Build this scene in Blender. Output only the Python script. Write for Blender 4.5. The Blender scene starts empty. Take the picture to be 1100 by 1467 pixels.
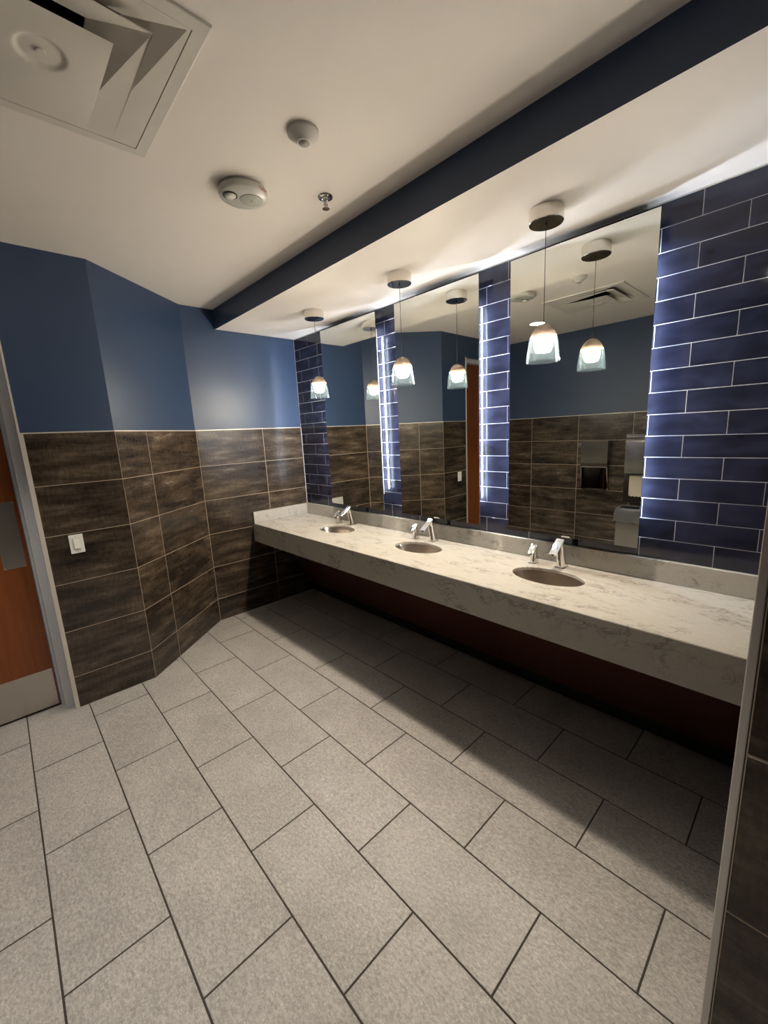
import bpy, bmesh, math, random
from mathutils import Vector, Matrix
random.seed(7)
S = bpy.context.scene
COL = S.collection

# ------------------------------------------------------------------ camera, world, exposure
cam_data = bpy.data.cameras.new('camera')
cam = bpy.data.objects.new('camera', cam_data); COL.objects.link(cam)
S.camera = cam
YAW, PITCH, ROLL, FPX = 0.8244, -0.1903, -0.0487, 590.008
fw = Vector((-math.sin(YAW)*math.cos(PITCH), math.cos(YAW)*math.cos(PITCH), math.sin(PITCH)))
rt0 = Vector((math.cos(YAW), math.sin(YAW), 0)); up0 = rt0.cross(fw)
rt = math.cos(ROLL)*rt0 + math.sin(ROLL)*up0
up = -math.sin(ROLL)*rt0 + math.cos(ROLL)*up0
R3 = Matrix((rt, up, -fw)).transposed()
cam.matrix_world = Matrix.Translation((3.6973, -2.3254, 1.6430)) @ R3.to_4x4()
cam_data.sensor_fit = 'HORIZONTAL'; cam_data.sensor_width = 36.0
cam_data.lens = FPX/1100*36.0
cam_data.clip_start = 0.02

world = bpy.data.worlds.new('world'); S.world = world; world.use_nodes = True
world.node_tree.nodes['Background'].inputs[0].default_value = (0.02, 0.022, 0.026, 1)
world.node_tree.nodes['Background'].inputs[1].default_value = 0.3
vs = S.view_settings
vs.view_transform = 'Standard'; vs.look = 'None'; vs.gamma = 1.0; vs.use_curve_mapping = False
vs.exposure = 2.62

PENDANT_SIDE = 76.0      # emission of the ribbed side of each pendant lamp
PENDANT_FACE = 225.0     # emission of its downward face
LED_STRIP = 42.0         # emission of the strips behind the mirrors
DOWNLIGHT = 3.0          # emission of each recessed downlight lens
DOWN_BEAM = 14.5         # watts of the beam from each downlight

# ------------------------------------------------------------------ measured place (metres)
HC, HS, YS = 2.737, 2.578, -0.7695          # ceiling, soffit underside, soffit front
XD, C1Y, C2Y = 0.576, -1.7374, -1.0389      # door wall, corners of the angled wall
YO, XR = -3.18, 5.20                        # wall opposite the mirrors, wall on the right
LX, YW = 3.649, -1.552                      # wing wall edge and front
ZT, ZB, ZSP, YC = 0.8493, 0.672, 0.9588, -0.6195   # counter top, apron bottom, splash top, counter front
ROWS = [0.0, 0.2094, 0.516, 0.8221, 1.1265, 1.4287, 1.7333]
ZW = ROWS[-1]
FRAME_Y0, FRAME_Y1 = -2.197, -2.252         # door frame face
FRAMEX = 0.526
DOORX = 0.442

# ------------------------------------------------------------------ helpers
def mat(name, col=(.5, .5, .5), rough=.5, metal=0., spec=.5, **kw):
    m = bpy.data.materials.new(name); m.use_nodes = True
    b = m.node_tree.nodes['Principled BSDF']
    b.inputs['Base Color'].default_value = (*col, 1); b.inputs['Roughness'].default_value = rough
    b.inputs['Metallic'].default_value = metal; b.inputs['Specular IOR Level'].default_value = spec
    for k, v in kw.items():
        b.inputs[k.replace('_', ' ')].default_value = v
    return m
class NT:
    def __init__(s, m):
        s.m = m; s.t = m.node_tree; s.b = s.t.nodes['Principled BSDF']
    def n(s, typ, **kw):
        x = s.t.nodes.new(typ)
        for k, v in kw.items(): setattr(x, k, v)
        return x
    def l(s, a, b): s.t.links.new(a, b)
    def coords(s, scale=(1, 1, 1), rnd=True):
        tc = s.n('ShaderNodeTexCoord'); mp = s.n('ShaderNodeMapping'); s.l(tc.outputs['Object'], mp.inputs['Vector'])
        mp.inputs['Scale'].default_value = scale
        if rnd:
            oi = s.n('ShaderNodeObjectInfo'); mu = s.n('ShaderNodeMath', operation='MULTIPLY'); mu.inputs[1].default_value = 37.0
            s.l(oi.outputs['Random'], mu.inputs[0]); cb = s.n('ShaderNodeCombineXYZ')
            for i in range(3): s.l(mu.outputs[0], cb.inputs[i])
            s.l(cb.outputs[0], mp.inputs['Location'])
        return mp.outputs[0]
    def noise(s, vec, scale, detail=4, rough=.55, dist=0.):
        x = s.n('ShaderNodeTexNoise'); x.inputs['Scale'].default_value = scale; x.inputs['Detail'].default_value = detail
        x.inputs['Roughness'].default_value = rough; x.inputs['Distortion'].default_value = dist
        if vec is not None: s.l(vec, x.inputs['Vector'])
        return x.outputs['Fac']
    def ramp(s, fac, stops):
        r = s.n('ShaderNodeValToRGB'); e = r.color_ramp.elements
        while len(e) < len(stops): e.new(.5)
        for q, (p, c) in zip(e, stops):
            q.position = p; q.color = (*c, 1) if len(c) == 3 else c
        s.l(fac, r.inputs['Fac']); return r.outputs['Color']
    def mix(s, fac, a, b, mode='MIX'):
        x = s.n('ShaderNodeMix', data_type='RGBA', blend_type=mode)
        for sock, v in ((x.inputs[0], fac), (x.inputs[6], a), (x.inputs[7], b)):
            if hasattr(v, 'is_linked') or hasattr(v, 'links'): s.l(v, sock)
            else: sock.default_value = v if not isinstance(v, tuple) else (*v, 1)
        return x.outputs[2]
    def bump(s, h, strength, dist=.002):
        x = s.n('ShaderNodeBump'); x.inputs['Strength'].default_value = strength; x.inputs['Distance'].default_value = dist
        s.l(h, x.inputs['Height']); s.l(x.outputs[0], s.b.inputs['Normal'])
    def rng(s, fac, lo, hi, name='Roughness'):
        x = s.n('ShaderNodeMapRange'); x.inputs[3].default_value = lo; x.inputs[4].default_value = hi
        s.l(fac, x.inputs[0]); s.l(x.outputs[0], s.b.inputs[name])

M = {}
def grey(v): return (v, v, v)
# painted drywall
def paint(name, col, rough, bump=.06):
    m = mat(name, col, rough); t = NT(m); v = t.coords(rnd=False)
    t.bump(t.noise(v, 260, 3), bump, .001)
    f = t.noise(v, 2.2, 3)
    t.l(t.mix(f, tuple(c*.96 for c in col), tuple(min(1, c*1.04) for c in col)), t.b.inputs['Base Color'])
    return m
M['ceil'] = paint('ceiling_paint', (.86, .81, .755), .75)
M['blue'] = paint('blue_satin_paint', (.031, .057, .118), .40)
M['dark_wall'] = paint('unpainted_backing', (.12, .11, .10), .8)
# brown metallic-look wall tile
m = M['brown'] = mat('brown_oxide_tile', (.03, .024, .018), .3); t = NT(m)
v = t.coords((1.3, 6.5, 1)); v2 = t.coords((10, 3.2, 1)); v3 = t.coords((1, 1, 1))
a = t.noise(v, 2.6, 9, .62, .15); b = t.noise(v2, 8, 6, .72); c = t.noise(v3, 1.6, 3)
col1 = t.ramp(a, [(.28, (.019, .0142, .0120)), (.48, (.049, .0375, .0285)), (.62, (.096, .0760, .0570)), (.78, (.170, .141, .110))])
col2 = t.ramp(b, [(.36, (.68, .66, .65)), (.74, (1.40, 1.36, 1.30))])
mc = t.mix(1.0, col1, col2, 'MULTIPLY')
col3 = t.ramp(c, [(.35, (.62, .60, .61)), (.65, (1.28, 1.24, 1.16))])
t.l(t.mix(1.0, mc, col3, 'MULTIPLY'), t.b.inputs['Base Color'])
t.rng(a, .14, .34); t.bump(b, .05, .001)
M['brown_grout'] = mat('tan_grout', (.42, .33, .245), .9)
# navy glazed tile
m = M['navy'] = mat('navy_glazed_tile', (.02, .024, .075), .08, spec=.5); t = NT(m)
v = t.coords((2.2, 4, 1)); a = t.noise(v, 3.0, 1.5, .45, .5); b = t.noise(v, 2.3, 2, .5)
t.l(t.ramp(a, [(.25, (.0100, .0108, .0195)), (.50, (.0165, .0182, .0345)), (.75, (.026, .0285, .054))]), t.b.inputs['Base Color'])
t.rng(a, .05, .13); t.bump(b, .22, .004)
M['navy_grout'] = mat('pale_grey_grout', (.56, .56, .57), .85)
# floor tile
m = M['floor'] = mat('grey_stone_floor_tile', (.3, .28, .25), .5); t = NT(m)
v = t.coords((1, 2.0, 1)); a = t.noise(v, 62, 8, .78); v2 = t.coords((1, 1, 1)); b = t.noise(v2, 4, 4, .6); c = t.noise(v2, 260, 2)
col = t.ramp(a, [(.32, (.205, .194, .180)), (.48, (.335, .319, .298)), (.62, (.46, .442, .418)), (.74, (.66, .64, .615))])
col2 = t.ramp(b, [(.3, grey(.88)), (.7, grey(1.10))])
fl = t.ramp(t.noise(v2, 150, 5, .8, .8), [(.52, grey(0)), (.66, grey(.62))])
dk = t.ramp(t.noise(v2, 110, 4, .8), [(.34, grey(.40)), (.47, grey(0))])
col = t.mix(fl, col, (.68, .66, .63)); col = t.mix(dk, col, (.17, .158, .142))
t.l(t.mix(1.0, col, col2, 'MULTIPLY'), t.b.inputs['Base Color']); t.rng(a, .38, .58); t.bump(c, .12, .001)
M['floor_grout'] = mat('dark_brown_grout', (.045, .036, .030), .9)
# quartz
m = M['quartz'] = mat('veined_quartz', (.6, .55, .45), .16); t = NT(m)
v = t.coords((1, 2.3, 1.6), rnd=False); a = t.noise(v, 9.0, 8, .70, .9); b = t.noise(v, 5.0, 3, .5, .4); c = t.noise(v, 120, 3); e = t.noise(v, 22, 5, .7, .6)
vein = t.ramp(a, [(.470, grey(0)), (.497, grey(.8)), (.505, grey(.8)), (.535, grey(0))])
patch = t.ramp(b, [(.49, grey(0)), (.62, grey(1))])
vm = t.mix(1.0, vein, patch, 'MULTIPLY')
base = t.mix(e, (.38, .36, .315), (.51, .49, .44))
base = t.mix(t.ramp(c, [(.35, grey(.0)), (.7, grey(.30))]), base, (.36, .335, .29))
t.l(t.mix(vm, base, (.150, .137, .122)), t.b.inputs['Base Color'])
# wood
def wood(name, c0, c1, axis, rough=.35):
    m = mat(name, c0, rough); t = NT(m)
    sc = {'z': (28, 28, 1.2), 'x': (1.2, 28, 28)}[axis]
    v = t.coords(sc, rnd=False); a = t.noise(v, 2.0, 6, .6, .3)
    t.l(t.ramp(a, [(.3, c0), (.7, c1)]), t.b.inputs['Base Color']); return m
M['door'] = wood('red_brown_door_veneer', (.180, .046, .0090), (.240, .066, .014), 'z')
M['panel'] = wood('dark_cherry_laminate', (.075, .021, .012), (.105, .032, .018), 'z')
def brushed(name, col, r0, r1, sc=(2, 2, 160)):
    m = mat(name, col, .3, 1.0); t = NT(m); v = t.coords(sc, rnd=False); a = t.noise(v, 6, 3); t.rng(a, r0, r1); t.bump(a, .05, .0005); return m
M['steel'] = brushed('brushed_stainless', (.40, .385, .36), .12, .22)
M['sinksteel'] = mat('satin_sink_steel', (.46, .40, .33), .30, 1.0)
M['chrome'] = mat('polished_chrome', (.80, .79, .77), .06, 1.0)
M['canopy'] = mat('polished_nickel', (.74, .70, .64), .10, 1.0)
M['dark_chrome'] = mat('dark_polished_metal', (.10, .09, .085), .12, 1.0)
M['alu'] = mat('satin_aluminium_trim', (.62, .58, .53), .4, .25)
M['frame'] = paint('grey_enamel_frame', (.56, .57, .59), .42, .02)
M['plate'] = brushed('brushed_door_plate', (.56, .53, .49), .24, .36)
M['white_pl'] = mat('white_plastic', (.78, .77, .73), .35)
M['offwhite'] = mat('off_white_plastic', (.55, .54, .49), .35)
M['greypl'] = mat('pale_grey_plastic', (.56, .53, .50), .45)
M['grille'] = mat('pale_grey_speaker_cover', (.43, .43, .38), .6)
M['dkpl'] = mat('dark_grey_plastic', (.03, .03, .032), .4)
M['black'] = mat('black_rubber', (.008, .008, .008), .6)
M['lens'] = mat('frosted_lens', (.40, .37, .33), .25)
M['strobe'] = mat('faceted_strobe_lens', (.75, .74, .70), .12, 0, .8)
M['red'] = mat('red_print', (.42, .05, .03), .5)
M['diff'] = paint('diffuser_enamel', (.72, .685, .63), .45, .02)
M['duct'] = mat('dark_duct', (.006, .007, .010), .7)
M['paper'] = mat('paper_towel', (.62, .56, .44), .85)
M['silver'] = mat('mirror_silver', (.80, .82, .79), .0, 1.0)
M['edge'] = mat('mirror_polished_edge', (.10, .11, .105), .25, .3)
M['cord'] = mat('dark_cord', (.03, .026, .022), .5)
def emit(name, col, s):
    m = bpy.data.materials.new(name); m.use_nodes = True; n = m.node_tree.nodes; n.clear()
    e = n.new('ShaderNodeEmission'); o = n.new('ShaderNodeOutputMaterial')
    e.inputs[0].default_value = (*col, 1); e.inputs[1].default_value = s
    m.node_tree.links.new(e.outputs[0], o.inputs[0]); return m
M['bulb'] = emit('lit_lamp_side', (1.0, .845, .675), PENDANT_SIDE)
M['bulbface'] = emit('lit_lamp_face', (1.0, .845, .675), PENDANT_FACE)
M['led'] = emit('lit_led_strip', (.74, .84, 1.0), LED_STRIP)
M['down'] = emit('lit_downlight_lens', (1.0, .93, .82), DOWNLIGHT)
def glassy(name, tint, gl, rough=.02, diffuse=None, transl=None):
    m = bpy.data.materials.new(name); m.use_nodes = True; t = m.node_tree; n = t.nodes; n.clear()
    o = n.new('ShaderNodeOutputMaterial'); tr = n.new('ShaderNodeBsdfTransparent'); tr.inputs[0].default_value = (*tint, 1)
    g = n.new('ShaderNodeBsdfGlossy'); g.inputs['Roughness'].default_value = rough; g.inputs[0].default_value = (.9, .95, .97, 1)
    lw = n.new('ShaderNodeLayerWeight'); lw.inputs[0].default_value = gl
    mx = n.new('ShaderNodeMixShader'); t.links.new(lw.outputs['Facing'], mx.inputs[0]); t.links.new(tr.outputs[0], mx.inputs[1]); t.links.new(g.outputs[0], mx.inputs[2])
    last = mx
    if transl:
        d = n.new('ShaderNodeBsdfTranslucent'); d.inputs[0].default_value = (*transl, 1)
        d2 = n.new('ShaderNodeBsdfDiffuse'); d2.inputs[0].default_value = (*transl, 1)
        m1 = n.new('ShaderNodeMixShader'); m1.inputs[0].default_value = .4
        t.links.new(d.outputs[0], m1.inputs[1]); t.links.new(d2.outputs[0], m1.inputs[2])
        m2 = n.new('ShaderNodeMixShader'); m2.inputs[0].default_value = diffuse
        t.links.new(mx.outputs[0], m2.inputs[1]); t.links.new(m1.outputs[0], m2.inputs[2]); last = m2
    t.links.new(last.outputs[0], o.inputs[0]); return m
M['glass'] = glassy('clear_bluish_glass', (.95, .972, .975), .16, .03, .0030, (.60, .80, .90))
M['frost'] = glassy('frosted_upper_glass', (.34, .31, .29), .12, .15, .60, (.26, .215, .185))
M['liner'] = glassy('clear_plastic_liner', (.62, .65, .66), .35, .18, .35, (.55, .57, .58))

class MB:
    def __init__(s): s.v = []; s.f = []; s.mi = []
    def add(s, vs, fs, mi=0):
        o = len(s.v); s.v += [tuple(p) for p in vs]; s.f += [tuple(i+o for i in f) for f in fs]; s.mi += [mi]*len(fs)
    def box(s, x0, x1, y0, y1, z0, z1, mi=0):
        s.add([(x0,y0,z0),(x1,y0,z0),(x1,y1,z0),(x0,y1,z0),(x0,y0,z1),(x1,y0,z1),(x1,y1,z1),(x0,y1,z1)],
              [(0,3,2,1),(4,5,6,7),(0,1,5,4),(1,2,6,5),(2,3,7,6),(3,0,4,7)], mi); return s
    def lathe(s, prof, c=(0,0,0), n=32, sx=1., sy=1., cap0=False, cap1=False, mi=0):
        vs = []
        for r, z in prof:
            for k in range(n):
                a = 2*math.pi*k/n; vs.append((c[0]+r*sx*math.cos(a), c[1]+r*sy*math.sin(a), c[2]+z))
        fs = []
        for i in range(len(prof)-1):
            for k in range(n):
                k2 = (k+1) % n; fs.append((i*n+k, i*n+k2, (i+1)*n+k2, (i+1)*n+k))
        if cap0: fs.append(tuple(reversed(range(n))))
        if cap1: fs.append(tuple(range((len(prof)-1)*n, len(prof)*n)))
        s.add(vs, fs, mi); return s
    def tube(s, pts, r, n=8, mi=0):
        pts = [Vector(p) for p in pts]; vs = []
        for i, p in enumerate(pts):
            d = (pts[min(i+1, len(pts)-1)] - pts[max(i-1, 0)]).normalized()
            u = d.orthogonal().normalized(); w = d.cross(u)
            for k in range(n):
                a = 2*math.pi*k/n; vs.append(p + r*(math.cos(a)*u + math.sin(a)*w))
        fs = [(i*n+k, i*n+(k+1) % n, (i+1)*n+(k+1) % n, (i+1)*n+k) for i in range(len(pts)-1) for k in range(n)]
        fs += [tuple(reversed(range(n))), tuple(range((len(pts)-1)*n, len(pts)*n))]
        s.add(vs, fs, mi); return s
    def extrude_x(s, prof, x0, x1, mi=0):     # (y, z) outline swept along x
        n = len(prof)
        s.add([(x0, y, z) for y, z in prof] + [(x1, y, z) for y, z in prof],
              [tuple(range(n)), tuple(reversed(range(n, 2*n)))] + [(k, n+k, n+(k+1) % n, (k+1) % n) for k in range(n)], mi); return s
    def prism(s, poly, z0, z1, mi=0):
        n = len(poly)
        s.add([(x, y, z0) for x, y in poly] + [(x, y, z1) for x, y in poly],
              [tuple(reversed(range(n))), tuple(range(n, 2*n))] + [(k, (k+1) % n, n+(k+1) % n, n+k) for k in range(n)], mi); return s
    def mesh(s, name, bevel=0., seg=2, smooth=None):
        me = bpy.data.meshes.new(name); me.from_pydata(s.v, [], s.f)
        me.polygons.foreach_set('material_index', s.mi)
        bm = bmesh.new(); bm.from_mesh(me)
        bmesh.ops.remove_doubles(bm, verts=bm.verts, dist=1e-6)
        bmesh.ops.recalc_face_normals(bm, faces=bm.faces)
        if bevel:
            es = [e for e in bm.edges if len(e.link_faces) == 2 and e.calc_face_angle(0) > .5]
            bmesh.ops.bevel(bm, geom=es, offset=bevel, segments=seg, profile=.5, affect='EDGES', clamp_overlap=True)
        bm.to_mesh(me); bm.free()
        if smooth:
            me.polygons.foreach_set('use_smooth', [True]*len(me.polygons)); me.set_sharp_from_angle(angle=math.radians(smooth))
        return me
    def build(s, name, mats, parent=None, bevel=0., seg=2, smooth=None):
        me = s.mesh(name, bevel, seg, smooth)
        for m_ in (mats if isinstance(mats, list) else [mats]): me.materials.append(M[m_])
        return link(name, me, parent)
def link(name, me, parent=None):
    o = bpy.data.objects.new(name, me); COL.objects.link(o)
    if parent: o.parent = parent
    return o
def tag(o, label, cat, group=None):
    o['label'] = label; o['category'] = cat
    if group: o['group'] = group
    return o
def thing(name, label, cat, loc=(0, 0, 0), group=None):
    o = bpy.data.objects.new(name, None); COL.objects.link(o); o.location = loc; o.empty_display_size = .1
    return tag(o, label, cat, group)
def struct(o, label=None):
    o['kind'] = 'structure'
    if label: o['label'] = label
    return o
def place(o, Mw):
    par = o.parent.location if o.parent else Vector((0, 0, 0))
    o.matrix_basis = Matrix.Translation(-par) @ Mw
def box(*a): return MB().box(*a)

# ------------------------------------------------------------------ tiles
TILE = {}
def tile_mesh(w, h, t, bev, m_, gap):
    k = (round(w, 4), round(h, 4), t, m_)
    if k not in TILE:
        a, b = w/2-gap, h/2-gap; c, d = a-bev, b-bev
        vs = [(-a,-b,-t),(a,-b,-t),(a,b,-t),(-a,b,-t),(-a,-b,-bev),(a,-b,-bev),(a,b,-bev),(-a,b,-bev),(-c,-d,0),(c,-d,0),(c,d,0),(-c,d,0)]
        fs = [(0,1,5,4),(1,2,6,5),(2,3,7,6),(3,0,4,7),(4,5,9,8),(5,6,10,9),(6,7,11,10),(7,4,8,11),(8,9,10,11),(0,3,2,1)]
        me = bpy.data.meshes.new('tile'); me.from_pydata(vs, [], fs); me.materials.append(M[m_]); TILE[k] = me
    return TILE[k]
def put_tile(parent, org, udir, vdir, u0, u1, v0, v1, m_, t=.006, bev=.0012, gap=.0013, jit=.0):
    """tile whose face lies in the plane through org spanned by udir (along) and vdir (up)"""
    me = tile_mesh(u1-u0, v1-v0, t, bev, m_, gap)
    o = link('tile', me, parent)
    n = udir.cross(vdir).normalized()
    c = org + udir*((u0+u1)/2) + vdir*((v0+v1)/2) + n*random.uniform(-jit, jit)
    R = Matrix((udir, vdir, n)).transposed()
    if jit: R = R @ Matrix.Rotation(random.uniform(-jit, jit)*6, 3, 'X') @ Matrix.Rotation(random.uniform(-jit, jit)*4, 3, 'Y')
    place(o, Matrix.Translation(c) @ R.to_4x4())
    return o
Z = Vector((0, 0, 1))
def nrm2(a, b): return (Vector((*b, 0))-Vector((*a, 0))).normalized().cross(Z)
_pl = [(XD, FRAME_Y0), (XD, C1Y), (0, C2Y), (0, 0)]; MIT = {}
for _i in (1, 2):
    _n1, _n2 = nrm2(_pl[_i-1], _pl[_i]), nrm2(_pl[_i], _pl[_i+1])
    MIT[(round(_pl[_i][0], 4), round(_pl[_i][1], 4))] = (_n1+_n2)/(1+_n1.dot(_n2))
def off(p, n, d): return Vector((p[0], p[1], 0)) + MIT.get((round(p[0], 4), round(p[1], 4)), n)*d
def wall_slab(name, a, b, z0, z1, m_, th=.10, back=.009, label=None):
    """wall from a to b (seen from the room a is left of b); painted face set back behind the tile face"""
    a = Vector((*a, 0)); b = Vector((*b, 0)); u = (b-a).normalized(); n = u.cross(Z)
    p = [off(a, n, -back), off(b, n, -back), off(b, n, -back-th), off(a, n, -back-th)]
    return struct(MB().prism([(q.x, q.y) for q in p], z0, z1).build(name, m_), label)
def wainscot(wall, a, b, cols, rows=ROWS, skip=()):
    a = Vector((*a, 0)); b = Vector((*b, 0)); u = (b-a).normalized(); n = u.cross(Z); L = (b-a).length
    p = [off(a, n, -.0015), off(b, n, -.0015), off(b, n, -.009), off(a, n, -.009)]
    MB().prism([(q.x, q.y) for q in p], rows[0], rows[-1]).build('grout_bed', 'brown_grout', wall)
    cols = [c for c in cols if .004 < c < L-.004]; cols = [0.]+cols+[L]
    for c0, c1 in zip(cols, cols[1:]):
        for r0, r1 in zip(rows, rows[1:]):
            put_tile(wall, a, u, Z, c0, c1, r0, r1, 'brown', t=.005, gap=.0019)

# floor -------------------------------------------------------------
floor = MB()
def room_poly():
    return [(0,0),(0,C2Y),(XD,C1Y),(XD,FRAME_Y0),(.36,FRAME_Y0),(.36,YO),(XR,YO),(XR,YW),(LX,YW),(LX,0)]
floor.prism([(x, y) for x, y in room_poly()], -.10, -.0016)
floor = struct(floor.build('floor', 'floor_grout'))
def clip(poly, a, b, c):      # keep a*x+b*y >= c
    out = []
    for i, p in enumerate(poly):
        q = poly[(i+1) % len(poly)]; dp = a*p[0]+b*p[1]-c; dq = a*q[0]+b*q[1]-c
        if dp >= 0: out.append(p)
        if (dp > 0 > dq) or (dp < 0 < dq):
            t_ = dp/(dp-dq); out.append((p[0]+t_*(q[0]-p[0]), p[1]+t_*(q[1]-p[1])))
    return out
na = (C2Y-C1Y, XD); nc = na[0]*XD + na[1]*C1Y         # angled wall half-plane
REG = [[(0,1,YW),(0,-1,0),(-1,0,-LX),(1,0,0),(na[0],na[1],nc)],
       [(0,1,C1Y),(0,-1,-YW),(-1,0,-XR),(na[0],na[1],nc),(1,0,0)],
       [(0,1,FRAME_Y0),(0,-1,-C1Y),(-1,0,-XR),(1,0,XD)],
       [(0,1,YO),(0,-1,-FRAME_Y0),(-1,0,-XR),(1,0,.36)]]
FB, FA, FY0 = .3065, .612, -2.4423
XROW = {0:1.0545,1:1.3644,2:1.0438,3:1.3554,4:1.0368,5:1.3466,6:1.0337,7:1.343,-1:1.366,-2:1.058,-3:1.37}
for j in range(-3, 8):
    y0, y1 = FY0+j*FB, FY0+(j+1)*FB
    for k in range(-3, 9):
        x0 = XROW[j]+k*FA; x1 = x0+FA; g = .0030
        rect = [(x0+g,y0+g),(x1-g,y0+g),(x1-g,y1-g),(x0+g,y1-g)]; pieces = []
        for reg in REG:
            p = rect
            for h in reg:
                p = clip(p, *h)
                if len(p) < 3: break
            if len(p) >= 3:
                ar = abs(sum(p[i][0]*p[(i+1) % len(p)][1]-p[(i+1) % len(p)][0]*p[i][1] for i in range(len(p))))/2
                if ar > 2e-4: pieces.append((ar, p))
        if not pieces: continue
        cx, cy = (x0+x1)/2, (y0+y1)/2
        if abs(sum(a_ for a_, _ in pieces) - (FA-2*g)*(FB-2*g)) < 1e-4:
            me = tile_mesh(FA, FB, .006, .0010, 'floor', g)
        else:
            mb = MB()
            for _, p in pieces: mb.prism([(q[0]-cx, q[1]-cy) for q in p], -.006, 0)
            me = mb.mesh('floor_tile'); me.materials.append(M['floor'])
        o = link('floor_tile', me, floor); o.location = (cx, cy, 0)

# walls -------------------------------------------------------------
wall_vanity = struct(box(-.11, LX, .0015, .12, 0, HC).build('wall_vanity', 'navy_grout'))
RZ = [ZSP + (2.5735-ZSP)/16*i for i in range(17)]
U = Vector((1, 0, 0))
for i in range(16):
    first = 3.236 if (15-i) % 2 == 0 else 3.391
    xs = [0.0] + [x for x in sorted(first-.3005*n_ for n_ in range(-2, 12)) if .01 < x < LX-.01] + [LX]
    for x0, x1 in zip(xs, xs[1:]):
        put_tile(wall_vanity, Vector((0, 0, 0)), U, Z, x0, x1, RZ[i], RZ[i+1], 'navy', t=.0014, bev=.0007, gap=.0016, jit=.0002)
# order of each wall: left end first as seen from inside the room
wall_end = wall_slab('wall_end', (0, C2Y), (0, 0), 0, HC, 'blue')
wainscot(wall_end, (0, C2Y), (0, 0), [.6126])
wall_angled = wall_slab('wall_angled', (XD, C1Y), (0, C2Y), 0, HC, 'blue')
wainscot(wall_angled, (XD, C1Y), (0, C2Y), [.290])
wall_door = wall_slab('wall_door', (XD, FRAME_Y0), (XD, C1Y), 0, HC, 'blue')
wainscot(wall_door, (XD, FRAME_Y0+.012), (XD, C1Y), [])
DOOR_H = 2.495
wall_over = struct(box(.36, XD-.009, YO, FRAME_Y0, DOOR_H, HC).build('wall_over_door', 'blue'))
wall_opposite = wall_slab('wall_opposite', (XR, YO), (.30, YO), 0, HC, 'blue')
wainscot(wall_opposite, (XR, YO), (XD, YO), [XR-x for x in (4.61, 3.998, 3.386, 2.774, 2.162, 1.55, .938)])
wall_wing = struct(box(LX+.009, XR, YW+.009, .12, 0, HC).build('wall_wing', 'blue'))
wainscot(wall_wing, (LX+.012, YW), (XR, YW), [.612, 1.224])
wainscot(wall_wing, (LX, 0), (LX, YW+.012), [.33, .942])
wall_right = wall_slab('wall_right', (XR, YW), (XR, YO), 0, HC, 'blue')
wainscot(wall_right, (XR, YW), (XR, YO), [.41, 1.02])

# ceiling with an opening for the air diffuser
DX0, DX1, DY0, DY1 = 1.767, 2.447, -2.391, -1.711
ceil = MB(); h = .045
a0, a1, b0, b1 = DX0+h, DX1-h, DY0+h, DY1-h
for r in ((-.1, a0, YO-.1, .12), (a1, XR+.1, YO-.1, .12), (a0, a1, YO-.1, b0), (a0, a1, b1, .12)):
    ceil.box(r[0], r[1], r[2], r[3], HC, HC+.08)
ceiling = struct(ceil.build('ceiling', 'ceil'))
sof = MB()
sof.add([(0,YS,HS),(XR,YS,HS),(XR,.0,HS),(0,.0,HS)], [(0,3,2,1)], 0)
sof.add([(0,YS,HS),(XR,YS,HS),(XR,YS,HC),(0,YS,HC)], [(0,1,2,3)], 1)
soffit = struct(sof.build('soffit', ['ceil', 'blue']))

# trims -------------------------------------------------------------
tn = [0]
def trim(mb, m_='alu', **kw):
    tn[0] += 1; return struct(mb.build('trim_%d' % tn[0], m_, **kw))
def strip(a, b, z0, z1, d0=-.009, d1=.0012):
    a = Vector((*a, 0)); b = Vector((*b, 0)); u = (b-a).normalized(); n = u.cross(Z)
    p = [off(a, n, d1), off(b, n, d1), off(b, n, d0), off(a, n, d0)]; return MB().prism([(q.x, q.y) for q in p], z0, z1)
for a, b in (((0,C2Y),(0,0)), ((XD,C1Y),(0,C2Y)), ((XD,FRAME_Y0),(XD,C1Y)), ((XR,YO),(XD,YO)), ((LX,YW),(XR,YW)), ((LX,0),(LX,YW)), ((XR,YW),(XR,YO))):
    trim(strip(a, b, ZW, ZW+.006))
trim(box(FRAMEX+.001, XD+.001, FRAME_Y0-.010, FRAME_Y0, 0, DOOR_H), 'alu')
trim(strip((XD, FRAME_Y0), (XD, FRAME_Y0+.012), 0, ZW))
trim(box(LX-.001, LX+.011, YW-.001, YW+.011, 0, HC), bevel=.002)
trim(box(0, LX, -.004, .0015, 2.5735, HS), 'alu')
trim(box(0, .0045, -.0045, .0015, ZSP, ZW), 'navy_grout')

# baseboard under the counter
struct(box(0.001, LX-.001, -.012, .0015, 0, .10).build('baseboard_vanity', 'black'))
struct(box(0.001, LX-.001, -.0005, .0015, .10, ZSP).build('wall_lower', 'dark_wall'))

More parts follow.
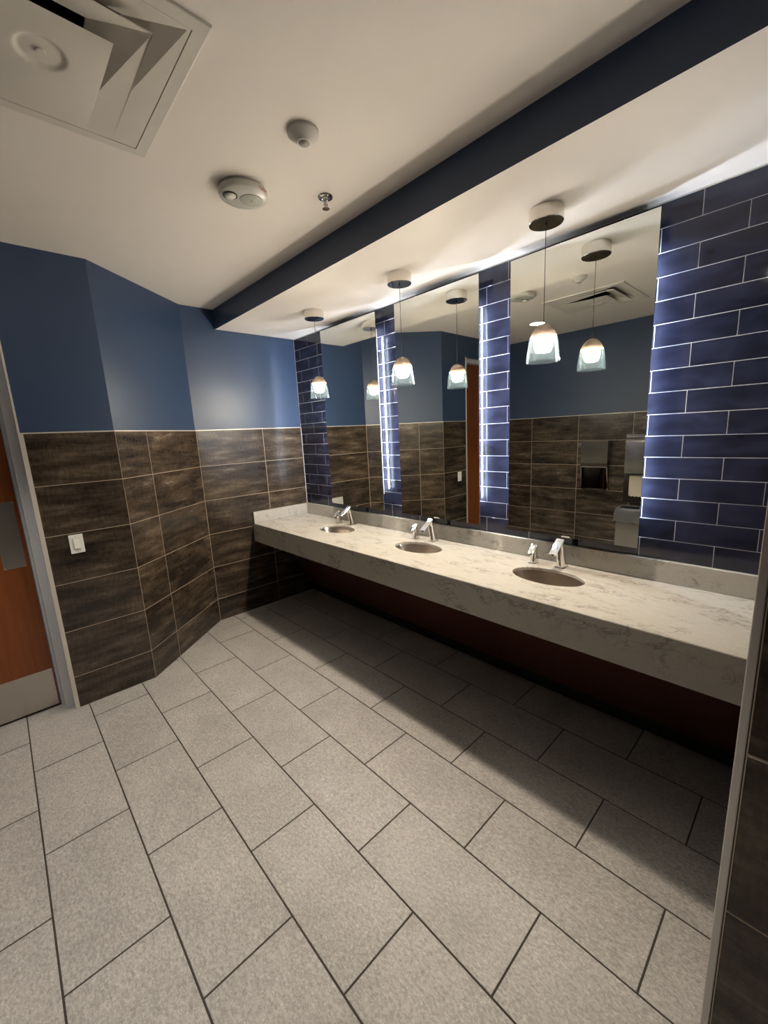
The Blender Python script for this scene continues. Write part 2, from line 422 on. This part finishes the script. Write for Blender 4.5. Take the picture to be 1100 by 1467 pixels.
# door -------------------------------------------------------------
door = bpy.data.objects.new('door_1', None); COL.objects.link(door); struct(door, 'red-brown veneered door with steel push plate and kick plate')
DY_0, DY_1 = YO+.05, -2.270
leaf = box(DOORX-.045, DOORX, DY_0, DY_1, .012, DOOR_H-.055).build('door_leaf', 'door', door, bevel=.0015)
fr = MB()
fr.box(.36, FRAMEX, FRAME_Y1, FRAME_Y0-.001, 0, DOOR_H)                  # jamb beside the tile
fr.box(DOORX+.004, .462, FRAME_Y1-.014, FRAME_Y1, 0, DOOR_H-.05)         # stop
fr.box(.36, FRAMEX, YO+.001, YO+.048, 0, DOOR_H)
fr.box(.36, FRAMEX, YO+.048, FRAME_Y1, DOOR_H-.05, DOOR_H)
fr.build('door_frame', 'frame', door, bevel=.002)
kp = box(DOORX, DOORX+.0015, DY_0+.03, DY_1-.008, .016, .266).build('kick_plate', 'plate', door); kp['label'] = 'brushed steel kick plate'
pp = box(DOORX, DOORX+.0015, DY_1-.122, DY_1-.018, .950, 1.350).build('push_plate', 'plate', door); pp['label'] = 'brushed steel push plate'
def screws(par, pts):
    for y, z in pts:
        o = MB().lathe([(.0035, 0), (.0030, .0012), (.0, .0016)], n=10).build('screw', 'chrome', par)
        place(o, Matrix.Translation((DOORX+.0015, y, z)) @ Matrix.Rotation(math.pi/2, 4, 'Y'))
screws(pp, [(DY_1-.026, 1.341), (DY_1-.114, 1.341), (DY_1-.026, .959), (DY_1-.114, .959), (DY_1-.026, 1.15), (DY_1-.114, 1.15)])
screws(kp, [(DY_1-.018, .14), (DY_1-.19, .258), (DY_1-.19, .024), (DY_1-.44, .258), (DY_1-.44, .024)])
box(DOORX-.04, DOORX-.005, DY_0, DY_1, .001, .012).build('door_sweep', 'black', door)

# ------------------------------------------------------------------ vanity counter
SINKX = (.88, 1.815, 2.7435); SINKY = -.28; SA, SB = .19, .12
vc = thing('vanity_counter', 'long cream quartz vanity counter with grey veins and three oval sinks', 'counter')
top = MB(); TH = .018; N = 72
yb, yf = -.001, YC
xcut = [0.0005]
for sx in SINKX: xcut += [sx-.24, sx+.24]
xcut += [LX-.0015]
def slab(x0, x1):
    top.add([(x0,yf,ZT),(x1,yf,ZT),(x1,yb,ZT),(x0,yb,ZT)], [(0,1,2,3)])
    top.add([(x0,yf,ZT-TH),(x1,yf,ZT-TH),(x1,yb,ZT-TH),(x0,yb,ZT-TH)], [(0,3,2,1)])
for i in range(0, len(xcut), 2): slab(xcut[i], xcut[i+1])
for sx in SINKX:
    x0, x1 = sx-.24, sx+.24; el = []; rc = []
    angs = sorted([2*math.pi*k/N for k in range(N)] + [math.atan2(yy-SINKY, xx-sx) % (2*math.pi) for xx in (x0, x1) for yy in (yf, yb)])
    for a in angs:
        ca, sa = math.cos(a), math.sin(a)
        r = 1/math.sqrt((ca/SA)**2+(sa/SB)**2); el.append((sx+r*ca, SINKY+r*sa))
        tt = min([(x1-sx)/ca if ca > 1e-9 else 1e9, (x0-sx)/ca if ca < -1e-9 else 1e9, (yb-SINKY)/sa if sa > 1e-9 else 1e9, (yf-SINKY)/sa if sa < -1e-9 else 1e9])
        rc.append((sx+tt*ca, SINKY+tt*sa))
    n = len(angs); ch = .003
    eo = []
    for (ex, ey) in el:
        d = Vector((ex-sx, ey-SINKY)); d = d*(1+ch/d.length); eo.append((sx+d.x, SINKY+d.y))
    vs_ = [(x, y, ZT) for x, y in rc]+[(x, y, ZT) for x, y in eo]+[(x, y, ZT-ch) for x, y in el]+[(x, y, ZT-TH) for x, y in el]+[(x, y, ZT-TH) for x, y in rc]
    fs_ = []
    for k in range(n):
        k2 = (k+1) % n
        for q in range(4): fs_.append((q*n+k, q*n+k2, (q+1)*n+k2, (q+1)*n+k))
    top.add(vs_, fs_)
top.add([(0.0005,yb,ZT),(LX-.0015,yb,ZT),(LX-.0015,yb,ZT-TH),(0.0005,yb,ZT-TH)], [(0,1,2,3)])
top.build('countertop', 'quartz', vc)
MB().extrude_x([(YC+.001, ZT), (YC-.002, ZT-.003), (YC-.002, ZB+.002), (YC, ZB), (YC+.028, ZB), (YC+.028, ZT-TH), (YC+.001, ZT-TH)], .0005, LX-.0015).build('apron', 'quartz', vc)
tag(box(.0225, LX-.0015, -.022, -.0006, ZT+.0005, ZSP).build('backsplash', 'quartz', None, bevel=.0012, seg=1), 'long low quartz backsplash strip along the wall under the mirrors', 'backsplash')
tag(box(.0005, .022, YC+.004, -.0006, ZT+.0005, ZSP).build('side_splash', 'quartz', None, bevel=.0015, seg=1), 'short quartz splash strip against the brown tiled end wall', 'backsplash')

# sloped wood panels under the counter
PX = [.003, 1.05, 2.335, LX-.003]
for i, (x0, x1) in enumerate(zip(PX, PX[1:])):
    o = MB().extrude_x([(-.036, .088), (-.326, .668), (-.306, .668), (-.018, .094)], x0+.0012, x1-.0012).build('access_panel', 'panel', bevel=.001, seg=1)
    tag(o, ['dark cherry sloped panel under the counter, against the tiled end wall', 'dark cherry sloped panel under the middle of the counter',
            'dark cherry sloped panel under the counter, against the trimmed wing wall'][i], 'wood panel', 'sloped panels under the counter')

# sinks, faucets, soap dispensers -----------------------------------
FX = (.853, 1.795, 2.735)
WHO = ('beside the end wall', 'in the middle of the counter', 'nearest the trimmed wing wall')
WHO2 = ('under the mirror beside the end wall', 'under the middle mirror', 'under the mirror nearest the wing wall')
sink_me = {}
def make_sink(x, who):
    s_ = thing('sink_basin', 'oval undermount stainless sink basin ' + who, 'sink', (x, SINKY, ZT-TH), 'oval undermount sinks')
    mb = MB()
    prof = [(1.10, -.0005), (1.02, -.0005), (1.01, -.004), (.98, -.02), (.93, -.055), (.82, -.095), (.62, -.12), (.35, -.132), (.13, -.137)]
    mb.lathe([(r, z) for r, z in prof], n=64, sx=SA, sy=SB)
    mb.lathe([(.13, -.142), (.4, -.139), (.68, -.127), (.88, -.10), (.99, -.055), (1.04, -.02), (1.10, -.004)], n=64, sx=SA, sy=SB)
    mb.build('bowl', 'sinksteel', s_, smooth=50)
    MB().lathe([(.026, -.1365), (.024, -.134), (.018, -.1345), (.017, -.145), (.0, -.145)], n=24).build('drain', 'chrome', s_, smooth=40)
for x, w in zip(SINKX, WHO2): make_sink(x, w)
def loft_body(secs, name, m_, parent):
    """upright body: rounded front, flat back; secs = (z, front y, back y, half width)"""
    mb = MB(); vs_ = []; NF = 16
    for z, f, b, hw_ in secs:
        d = min(hw_, (b-f)*.6)
        pts = [(-hw_*math.cos(math.pi*k/NF), f+d-d*math.sin(math.pi*k/NF)) for k in range(NF+1)]
        c = min(.003, (b-f)*.15)
        pts += [(hw_, b-c), (hw_-c, b), (-hw_+c, b), (-hw_, b-c)]
        vs_ += [(x_, y_, z) for x_, y_ in pts]
    n_ = NF+5; ns = len(secs)
    mb.add(vs_, [(i_*n_+k, i_*n_+(k+1) % n_, (i_+1)*n_+(k+1) % n_, (i_+1)*n_+k) for i_ in range(ns-1) for k in range(n_)]
           + [tuple(range(n_)), tuple(range((ns-1)*n_, ns*n_))])
    return mb.build(name, m_, parent, smooth=32)
def bar(A, T, hw_, th, name, m_, parent, cut=0.0):
    """spout bar from A down to T, flat chamfered top, rounded underside"""
    A = Vector((0, *A)); T = Vector((0, *T)); d = (T-A).normalized(); u = Vector((1, 0, 0)); n_ = u.cross(d)
    if n_.z < 0: n_ = -n_
    c = hw_*.30
    sec = [(-hw_, 0-.004), (-hw_+c, .0), (hw_-c, .0), (hw_, -.004)] + [(hw_*math.cos(a), -.004-(th-.004)*math.sin(a)) for a in [math.pi*k/12 for k in range(1, 12)]]
    m0 = len(sec); mb = MB()
    vs_ = [A + u*p + n_*q + d*(q*.55) for p, q in sec] + [T + u*p + n_*q + d*(q*cut) for p, q in sec]
    mb.add(vs_, [tuple(range(m0)), tuple(range(m0, 2*m0))] + [(k, (k+1) % m0, m0+(k+1) % m0, m0+k) for k in range(m0)])
    return mb.build(name, m_, parent, bevel=.0009, seg=1, smooth=28), n_, d
def make_faucet(x, who):
    f_ = thing('faucet', 'chrome angular sensor faucet ' + who, 'faucet', (x, -.078, ZT), 'chrome sensor faucets')
    o0, z0 = .078, -ZT
    loft_body([(z+z0, f+o0, b+o0, h_) for z, f, b, h_ in ((.8515, -.118, -.058, .0255), (.862, -.117, -.062, .0245), (.885, -.119, -.074, .0235), (.92, -.125, -.089, .0225), (.965, -.134, -.102, .022), (.995, -.138, -.110, .022), (1.010, -.132, -.114, .022))],
              'body', 'chrome', f_)
    bar((-.117+o0, 1.0185+z0), (-.213+o0, .953+z0), .0245, .021, 'spout', 'chrome', f_, .35)
    box(-.0262, .0262, -.041, .021, .0, .0026).build('gasket_shadow_gap', 'dkpl', f_, bevel=.0008, seg=1)  # dark gasket colour stands in for the thin shadow gap under the base
    o = MB().lathe([(.0, 0), (.008, 0), (.009, .003), (.009, .008)], n=20).build('aerator', 'dark_chrome', f_)
    place(o, Matrix.Translation((x, -.1985, .9425)) @ Matrix.Rotation(.45, 4, 'X'))
    o = MB().lathe([(.0, 0), (.004, 0), (.005, .002)], n=14).build('sensor_eye', 'black', f_)
    place(o, Matrix.Translation((x, -.1218, .900)) @ Matrix.Rotation(math.pi/2, 4, 'X') @ Matrix.Rotation(math.pi, 4, 'X'))
def make_soap(x, who):
    f_ = thing('soap_dispenser', 'small chrome soap dispenser spout ' + who, 'soap dispenser', (x, -.105, ZT), 'chrome soap dispensers')
    o0, z0 = .105, -ZT
    loft_body([(z+z0, f+o0, b+o0, h_) for z, f, b, h_ in ((.8515, -.138, -.091, .0205), (.862, -.137, -.093, .0195), (.90, -.135, -.099, .0185), (.930, -.135, -.106, .018), (.946, -.130, -.110, .018))],
              'body', 'chrome', f_)
    bar((-.112+o0, .962+z0), (-.160+o0, .917+z0), .0200, .018, 'spout', 'chrome', f_, .3)
    box(-.0215, .0215, -.034, .015, 0, .0026).build('gasket_shadow_gap', 'dkpl', f_, bevel=.0008, seg=1)  # same dark ring, its colour painted as the shadow gap at the foot
    o = MB().lathe([(.0, 0), (.0055, 0), (.0065, .008)], n=14).build('nozzle', 'dkpl', f_)
    place(o, Matrix.Translation((x, -.1455, .9055)))
for x, w in zip(FX, WHO2):
    make_faucet(x, 'behind the sink ' + w)
for x, w in zip((.695, 1.642, 2.582), WHO2):
    make_soap(x, 'beside the faucet ' + w)

# mirrors -----------------------------------------------------------
MX = ((.561, 1.272), (1.478, 2.186), (2.395, 3.104)); MZ0, MZ1, MY = 1.020, 2.534, -.080
for i, (x0, x1) in enumerate(MX):
    o = thing('wall_mirror', ['tall frameless backlit mirror closest to the tiled end wall', 'tall frameless backlit mirror hung between the two others',
              'tall frameless backlit mirror closest to the trimmed wing wall'][i], 'mirror', (x0, 0, MZ0), 'backlit mirrors over the counter')
    w, hh = x1-x0, MZ1-MZ0
    g = MB()
    g.box(0, w, MY, MY+.006, 0, hh, 1)
    g.mi[2] = 0                                 # silvered face towards the room
    g.build('mirror_glass', ['silver', 'edge'], o)
    ins = .066
    box(ins, w-ins, MY+.0065, -.0045, .12, hh-.10).build('back_box', 'offwhite', o)
    for sx, s in ((ins-.003, -1), (w-ins, 1)):
        st = box(sx, sx+.003, -.054, -.048, .16, 1.36).build('led_strip', 'led', o); st['label'] = 'lit cool white LED strip'
    for bx_ in (.16, w-.16):
        box(bx_-.02, bx_+.02, MY+.0065, -.0045, hh-.095, hh-.055).build('hanging_bracket', 'alu', o)

# pendants ----------------------------------------------------------
PEND = ((.903, -.370), (1.813, -.364), (2.735, -.370))
shade_prof = [(.010, 2.1005), (.022, 2.0965), (.034, 2.0880), (.0455, 2.074), (.0545, 2.058), (.0605, 2.042), (.0655, 2.02), (.0695, 1.99), (.0725, 1.96), (.0745, 1.934)]
for i, (x, y) in enumerate(PEND):
    p = thing('pendant_lamp', 'lit glass bell pendant lamp with polished canopy hanging before the ' + ('mirror nearest the end wall', 'middle mirror', 'mirror nearest the wing wall')[i],
              'pendant lamp', (x, y, HS), 'glass pendant lamps')
    MB().lathe([(.070, 0), (.070, -.004), (.0735, -.004), (.0735, -.056), (.0715, -.0585), (.0, -.0585)], n=48).build('canopy', 'canopy', p, smooth=35)
    MB().lathe([(.0045, -.0585), (.004, -.066), (.0015, -.068)], n=12).build('cord_grip', 'dark_chrome', p)
    MB().tube([(0, 0, -.058), (0, 0, 2.099-HS)], .0016, 8).build('cord', 'cord', p)
    up_ = [(r, z-HS) for r, z in shade_prof if z >= 2.042]; lo_ = [(r, z-HS) for r, z in shade_prof if z <= 2.042]
    sh = MB().lathe(up_, n=48).lathe([(r-.0028, z-.0010) for r, z in up_], n=48).build('upper_shade', 'frost', p, smooth=60); sh['label'] = 'frosted upper part of the glass shade'
    gl = MB().lathe(lo_+[(lo_[-1][0]-.0028, lo_[-1][1])]+[(r-.0028, z) for r, z in reversed(lo_)], n=48).build('glass_shade', 'glass', p, smooth=60); gl['label'] = 'clear bluish lower part of the glass shade'
    MB().lathe([(.0, 2.098-HS), (.012, 2.094-HS), (.014, 2.06-HS), (.018, 2.056-HS), (.034, 2.044-HS), (.0435, 2.0345-HS), (.0, 2.0345-HS)], n=24).build('lamp_holder', 'white_pl', p, smooth=40)
    zb = [(.043, 2.034), (.043, 2.020), (.0395, 2.018), (.0395, 2.015), (.0415, 2.013), (.0395, 1.999), (.036, 1.997), (.036, 1.994), (.037, 1.992), (.032, 1.983), (.0225, 1.979)]
    b_ = MB().lathe([(r, z-HS) for r, z in zb], n=32).build('lamp', 'bulb', p, smooth=50); b_['label'] = 'glowing ribbed lamp inside the shade'
    MB().lathe([(.0225, 1.979-HS), (.0, 1.9785-HS)], n=32).build('lamp_face', 'bulbface', b_)

# ceiling fittings ---------------------------------------------------
dcx, dcy = (DX0+DX1)/2, (DY0+DY1)/2
df = thing('air_diffuser', 'square stepped ceiling air diffuser with round centre dimple', 'air vent', (dcx, dcy, HC))
def sq_ring(mb, rings):      # rings: list of (half, z)
    for (h0, z0), (h1, z1) in zip(rings, rings[1:]):
        for k in range(4):
            c = [(1,1),(-1,1),(-1,-1),(1,-1)]; a, b = c[k], c[(k+1) % 4]
            mb.add([(a[0]*h0,a[1]*h0,z0),(b[0]*h0,b[1]*h0,z0),(b[0]*h1,b[1]*h1,z1),(a[0]*h1,a[1]*h1,z1)], [(0,1,2,3)])
    return mb
sq_ring(MB(), [(.34, 0), (.34, -.006), (.338, -.008), (.3025, -.008), (.3022, .004), (.3005, .004), (.3002, -.007), (.292, -.007), (.290, -.001), (.31, -.0005)]).build('outer_frame', 'diff', df)
XE, ZE = -.292, -.0068
def three_way(mb, prof):      # prof: (half width, z); sides +x, +y, -y, running out flush at x = XE
    for (h0, z0), (h1, z1) in zip(prof, prof[1:]):
        mb.add([(h0,-h0,z0),(h0,h0,z0),(h1,h1,z1),(h1,-h1,z1)], [(0,1,2,3)])
        for s_ in (1, -1):
            mb.add([(h0,s_*h0,z0),(h1,s_*h1,z1),(XE,s_*h1,ZE+.0006*(z1 > 0)),(XE,s_*h0,ZE)], [(0,1,2,3)])
    return mb
three_way(MB(), [(.292, -.007), (.17, .040), (.168, .042), (.293, -.004)]).build('outer_louvre', 'diff', df)
three_way(MB(), [(.225, -.010), (.226, -.0075), (.10, .040), (.098, .042), (.223, -.008), (.225, -.010)]).build('inner_louvre', 'diff', df)
cp = MB(); G = 60; hw = .146      # centre plate with dished middle, rising flush towards XE
def zc(x, y):
    f_ = (x-XE)/(hw-XE); e_ = min(1.0, max(0.0, f_*1.5)); bow = .010*(1-(y/hw)**2)*f_*(1-f_)*4
    z = ZE-.0004-.0155*e_-bow; r = math.hypot(x, y)
    if r < .060: z += .007*(1 if r < .050 else (.060-r)/.01)
    return z
gv = [(XE+(hw-XE)*i_/G, hw*(2*j_/G-1)) for j_ in range(G+1) for i_ in range(G+1)]
cp.add([(x, y, zc(x, y)) for x, y in gv], [(j_*(G+1)+i_, j_*(G+1)+i_+1, (j_+1)*(G+1)+i_+1, (j_+1)*(G+1)+i_) for j_ in range(G) for i_ in range(G)])
cp.build('centre_plate', 'diff', df, smooth=40)
MB().lathe([(.0, -.029), (.011, -.029), (.013, -.027), (.013, -.018)], n=20).build('centre_screw', 'diff', df, smooth=40)
nk = MB(); nk.box(-.295, .295, -.295, .295, .002, .30); nk.f = [f for k, f in enumerate(nk.f) if k != 0]; nk.mi = [0]*5
nk.build('neck', 'duct', df)

sm = thing('alarm_strobe', 'round off-white ceiling alarm with clear strobe lens and red lettering', 'alarm', (1.790, -1.322, HC))
MB().lathe([(.098, 0), (.098, -.008), (.103, -.009), (.1065, -.013), (.1065, -.022), (.103, -.030), (.095, -.035), (.0, -.036)], n=64).build('housing', 'offwhite', sm, smooth=35)
MB().lathe([(.101, -.0075), (.101, -.0095)], n=64).build('seam', 'dkpl', sm)
MB().lathe([(.050, -.0355), (.050, -.0378), (.048, -.0384), (.0, -.0384)], c=(.004, .034, 0), n=40).build('speaker_cover', 'grille', sm, smooth=35)
MB().lathe([(.0032, -.038), (.0028, -.0392), (.0, -.0392)], c=(.004, .034, 0), n=12).build('screw', 'dkpl', sm)
# strobe near the side that faces the door
sx_, sy_ = -.012, -.058
MB().lathe([(.031, -.034), (.031, -.039), (.026, -.039), (.026, -.035)], c=(sx_, sy_, 0), n=32).build('strobe_bezel', 'dkpl', sm)
MB().lathe([(.0265, -.035), (.024, -.042), (.017, -.047), (.008, -.0485), (.0, -.049)], c=(sx_, sy_, 0), n=9).build('strobe_lens', 'strobe', sm)
tc = bpy.data.curves.new('lettering', 'FONT'); tc.body = 'FIRE'; tc.size = .030; tc.extrude = .0003; tc.align_x = 'CENTER'; tc.align_y = 'CENTER'
to = bpy.data.objects.new('lettering_src', tc); COL.objects.link(to)
bpy.context.view_layer.update()
tme = bpy.data.meshes.new_from_object(to.evaluated_get(bpy.context.evaluated_depsgraph_get())); bpy.data.objects.remove(to)
tme.materials.clear(); tme.materials.append(M['red'])
lt = link('lettering', tme, sm)
# on the sloping rim, reading from below
ang = math.atan2(.4, .92)
nrm = Vector((math.cos(ang)*.80, math.sin(ang)*.80, -.60)).normalized(); tdir = Vector((-math.sin(ang), math.cos(ang), 0)); vdir = nrm.cross(tdir)
lt.matrix_local = Matrix.Translation(Vector((math.cos(ang)*.1056, math.sin(ang)*.1056, -.0268)) + nrm*.0006) @ Matrix((tdir, vdir, nrm)).transposed().to_4x4() @ Matrix.Diagonal((1, .42, 1, 1))

oc = thing('occupancy_sensor', 'small grey conical ceiling motion sensor with round lens', 'motion sensor', (2.262, -1.308, HC))
MB().lathe([(.0575, 0), (.0575, -.011), (.0555, -.0125), (.026, -.034), (.0255, -.037)], n=48).build('housing', 'greypl', oc, smooth=35)
MB().lathe([(.0255, -.034), (.0255, -.037), (.0225, -.0385), (.020, -.037), (.0195, -.033)], n=32).build('lens_ring', 'white_pl', oc, smooth=40)
MB().lathe([(.0205, -.034), (.0200, -.0375), (.016, -.042), (.009, -.0450), (.0, -.046)], n=24).build('lens', 'lens', oc, smooth=50)
sp = thing('sprinkler_head', 'chrome pendent fire sprinkler head in ceiling', 'sprinkler', (1.968, -1.002, HC))
MB().lathe([(.036, 0), (.036, -.003), (.033, -.007), (.022, -.009), (.018, -.006), (.010, -.006)], n=32).build('escutcheon', 'chrome', sp, smooth=40)
MB().lathe([(.013, -.004), (.013, -.014), (.009, -.016), (.0, -.016)], n=16).build('body', 'chrome', sp, smooth=40)
for s in (-1, 1):
    MB().tube([(s*.009, 0, -.008), (s*.0125, 0, -.022), (s*.011, 0, -.036), (s*.004, 0, -.046)], .0036, 8).build('frame_arm', 'chrome', sp)
MB().tube([(0, 0, -.015), (0, 0, -.045)], .003, 8).build('glass_link', 'lens', sp)
mb = MB().lathe([(.0, -.044), (.006, -.044), (.007, -.049), (.0175, -.051), (.0175, -.0525), (.0, -.053)], n=20)
mb.build('deflector', 'chrome', sp, smooth=40)
def downlight(x, y, lab):
    d_ = thing('downlight', lab, 'downlight', (x, y, HC), 'recessed ceiling downlights')
    MB().lathe([(.092, 0), (.092, -.003), (.088, -.005), (.078, -.005), (.076, -.001)], n=40).build('trim_ring', 'offwhite', d_, smooth=40)
    MB().lathe([(.076, -.0012), (.0, -.0012)], n=40).build('lens', 'down', d_)
    L = bpy.data.lights.new('downlight_beam', 'SPOT'); L.energy = DOWN_BEAM; L.color = (1.0, .93, .85)
    L.spot_size = math.radians(74); L.spot_blend = .6; L.shadow_soft_size = .06
    lo = bpy.data.objects.new('downlight_beam', L); COL.objects.link(lo); lo.parent = d_; lo.location = (0, 0, -.012)
downlight(1.372, -2.41, 'lit round recessed downlight in ceiling near the door')
downlight(3.30, -2.41, 'added unseen fill downlight in ceiling toward the wing wall')  # added lamp out of view, brightens the near floor

# light switch -------------------------------------------------------
sw = thing('light_switch', 'white rocker light switch plate on brown tile beside the door', 'light switch', (XD, -2.040, 1.059))
o = box(0, .005, -.036, .036, -.0585, .0585).build('plate', 'white_pl', sw, bevel=.0018)
o = box(.0045, .0065, -.0185, .0185, -.0365, .0365).build('rocker_surround', 'offwhite', sw, bevel=.0005, seg=1)
rk = MB(); rk.add([(.006,-.016,-.033),(.006,.016,-.033),(.006,.016,.033),(.006,-.016,.033),(.0125,-.015,-.030),(.0125,.015,-.030),(.0075,.015,.031),(.0075,-.015,.031)],
         [(0,3,2,1),(4,5,6,7),(0,1,5,4),(1,2,6,5),(2,3,7,6),(3,0,4,7)])
rk.build('rocker', 'white_pl', sw, bevel=.0008)
for z in (.048, -.048):
    o = MB().lathe([(.0032, 0), (.0028, .0008), (.0, .001)], n=10).build('screw', 'greypl', sw); place(o, Matrix.Translation((XD+.005, -2.040, 1.059+z)) @ Matrix.Rotation(math.pi/2, 4, 'Y'))

# wall opposite the mirrors (seen in them) ----------------------------
hd = thing('hand_dryer', 'stainless steel wall unit with slanted hood and dark concave niche', 'hand dryer', (1.775, YO, .82))
w = .155
sh = MB(); sh.extrude_x([(0, .0), (.012, .0), (.012, .60), (0, .60)], -w, w); sh.build('back_frame', 'steel', hd)
MB().extrude_x([(.012, .285), (.066, .285), (.074, .300), (.076, .34), (.076, .60), (.012, .60)], -w+.002, w-.002).build('hood', 'steel', hd, bevel=.002)
for s in (-1, 1):
    MB().extrude_x([(.012, .0), (.018, .0), (.070, .285), (.012, .285)], s*w-(.012 if s > 0 else 0), s*w+(.012 if s < 0 else 0)).build('side_cheek', 'steel', hd)
nc_ = MB(); n = 14
ps = [(-(w-.012)*math.cos(math.pi*k/n), .058-.040*math.sin(math.pi*k/n)) for k in range(n+1)]
nc_.add([(x, y, .02) for x, y in ps]+[(x, y, .283) for x, y in ps], [(k, k+1, n+2+k, n+1+k) for k in range(n)])
nc_.build('niche', 'dark_chrome', hd, smooth=60)
box(-w+.012, w-.012, .012, .030, .004, .022).build('lip', 'steel', hd, bevel=.003)
MB().lathe([(.0, 0), (.018, 0), (.018, .012), (.0, .012)], n=20, c=(0, .055, .276)).build('sensor', 'black', hd)
td = thing('towel_dispenser', 'stainless steel paper towel dispenser with paper hanging out', 'towel dispenser', (2.295, YO, 0))
box(-.195, .195, 0, .012, .70, 1.487).build('back_panel', 'steel', td, bevel=.001, seg=1)
MB().extrude_x([(.012, 1.06), (.150, 1.06), (.157, 1.07)] + [(.112+.045*math.cos(math.pi/2*k/8), 1.412+.045*math.sin(math.pi/2*k/8)) for k in range(9)] + [(.012, 1.457)], -.155, .155).build('cover', 'steel', td, smooth=30)
box(-.15, .15, .012, .13, 1.035, 1.06).build('cutter_slot', 'black', td)
pv = MB(); n = 18
def pz(x, t): return .79+.004*math.sin(x*130)*(t == 0)+(1.04-.79)*t
rows_ = 6
pv.add([(-.115+.23*i/n, .085+.012*math.sin(3*j/rows_+i*.25), pz(-.115+.23*i/n, j/rows_) if j else .79+.005*math.sin(i*2.1)) for j in range(rows_+1) for i in range(n+1)],
       [(j*(n+1)+i, j*(n+1)+i+1, (j+1)*(n+1)+i+1, (j+1)*(n+1)+i) for j in range(rows_) for i in range(n)])
pv.build('paper_towel', 'paper', td, smooth=60)
wb = thing('waste_bin', 'stainless steel waste bin with crumpled clear liner under towel dispenser', 'waste bin', (2.295, YO+.012, 0))
bn = MB(); bn.box(-.19, .19, .0, .215, 0.0, .655); bn.f = [f for k, f in enumerate(bn.f) if k != 1]; bn.mi = [0]*5
bn.build('bin_body', 'steel', wb)
ln = MB(); ring = []
random.seed(3)
NR = 64
def rrect(k, off):
    t_ = 4*k/NR; s_ = int(t_) % 4; f_ = t_-int(t_); c = [(-.19-off, -.0), (.19+off, -.0), (.19+off, .215+off), (-.19-off, .215+off)]
    a, b = c[s_], c[(s_+1) % 4]; return (a[0]+(b[0]-a[0])*f_, a[1]+(b[1]-a[1])*f_)
lev = [(.60, -.006), (.662, -.002), (.668, .004), (.655, .012), (.60, .016), (.55, .022), (.51, .026)]
for z, off in lev:
    for k in range(NR):
        j_ = random.uniform(-.006, .006) if .012 <= off else random.uniform(-.001, .001)
        x_, y_ = rrect(k, off+max(j_, -.006)); ln.v.append((x_, max(y_, .0), z+(random.uniform(-.012, .012) if off > .02 else 0)))
for i in range(len(lev)-1):
    for k in range(NR): ln.f.append((i*NR+k, i*NR+(k+1) % NR, (i+1)*NR+(k+1) % NR, (i+1)*NR+k)); ln.mi.append(0)
ln.build('liner', 'liner', wb, smooth=25)
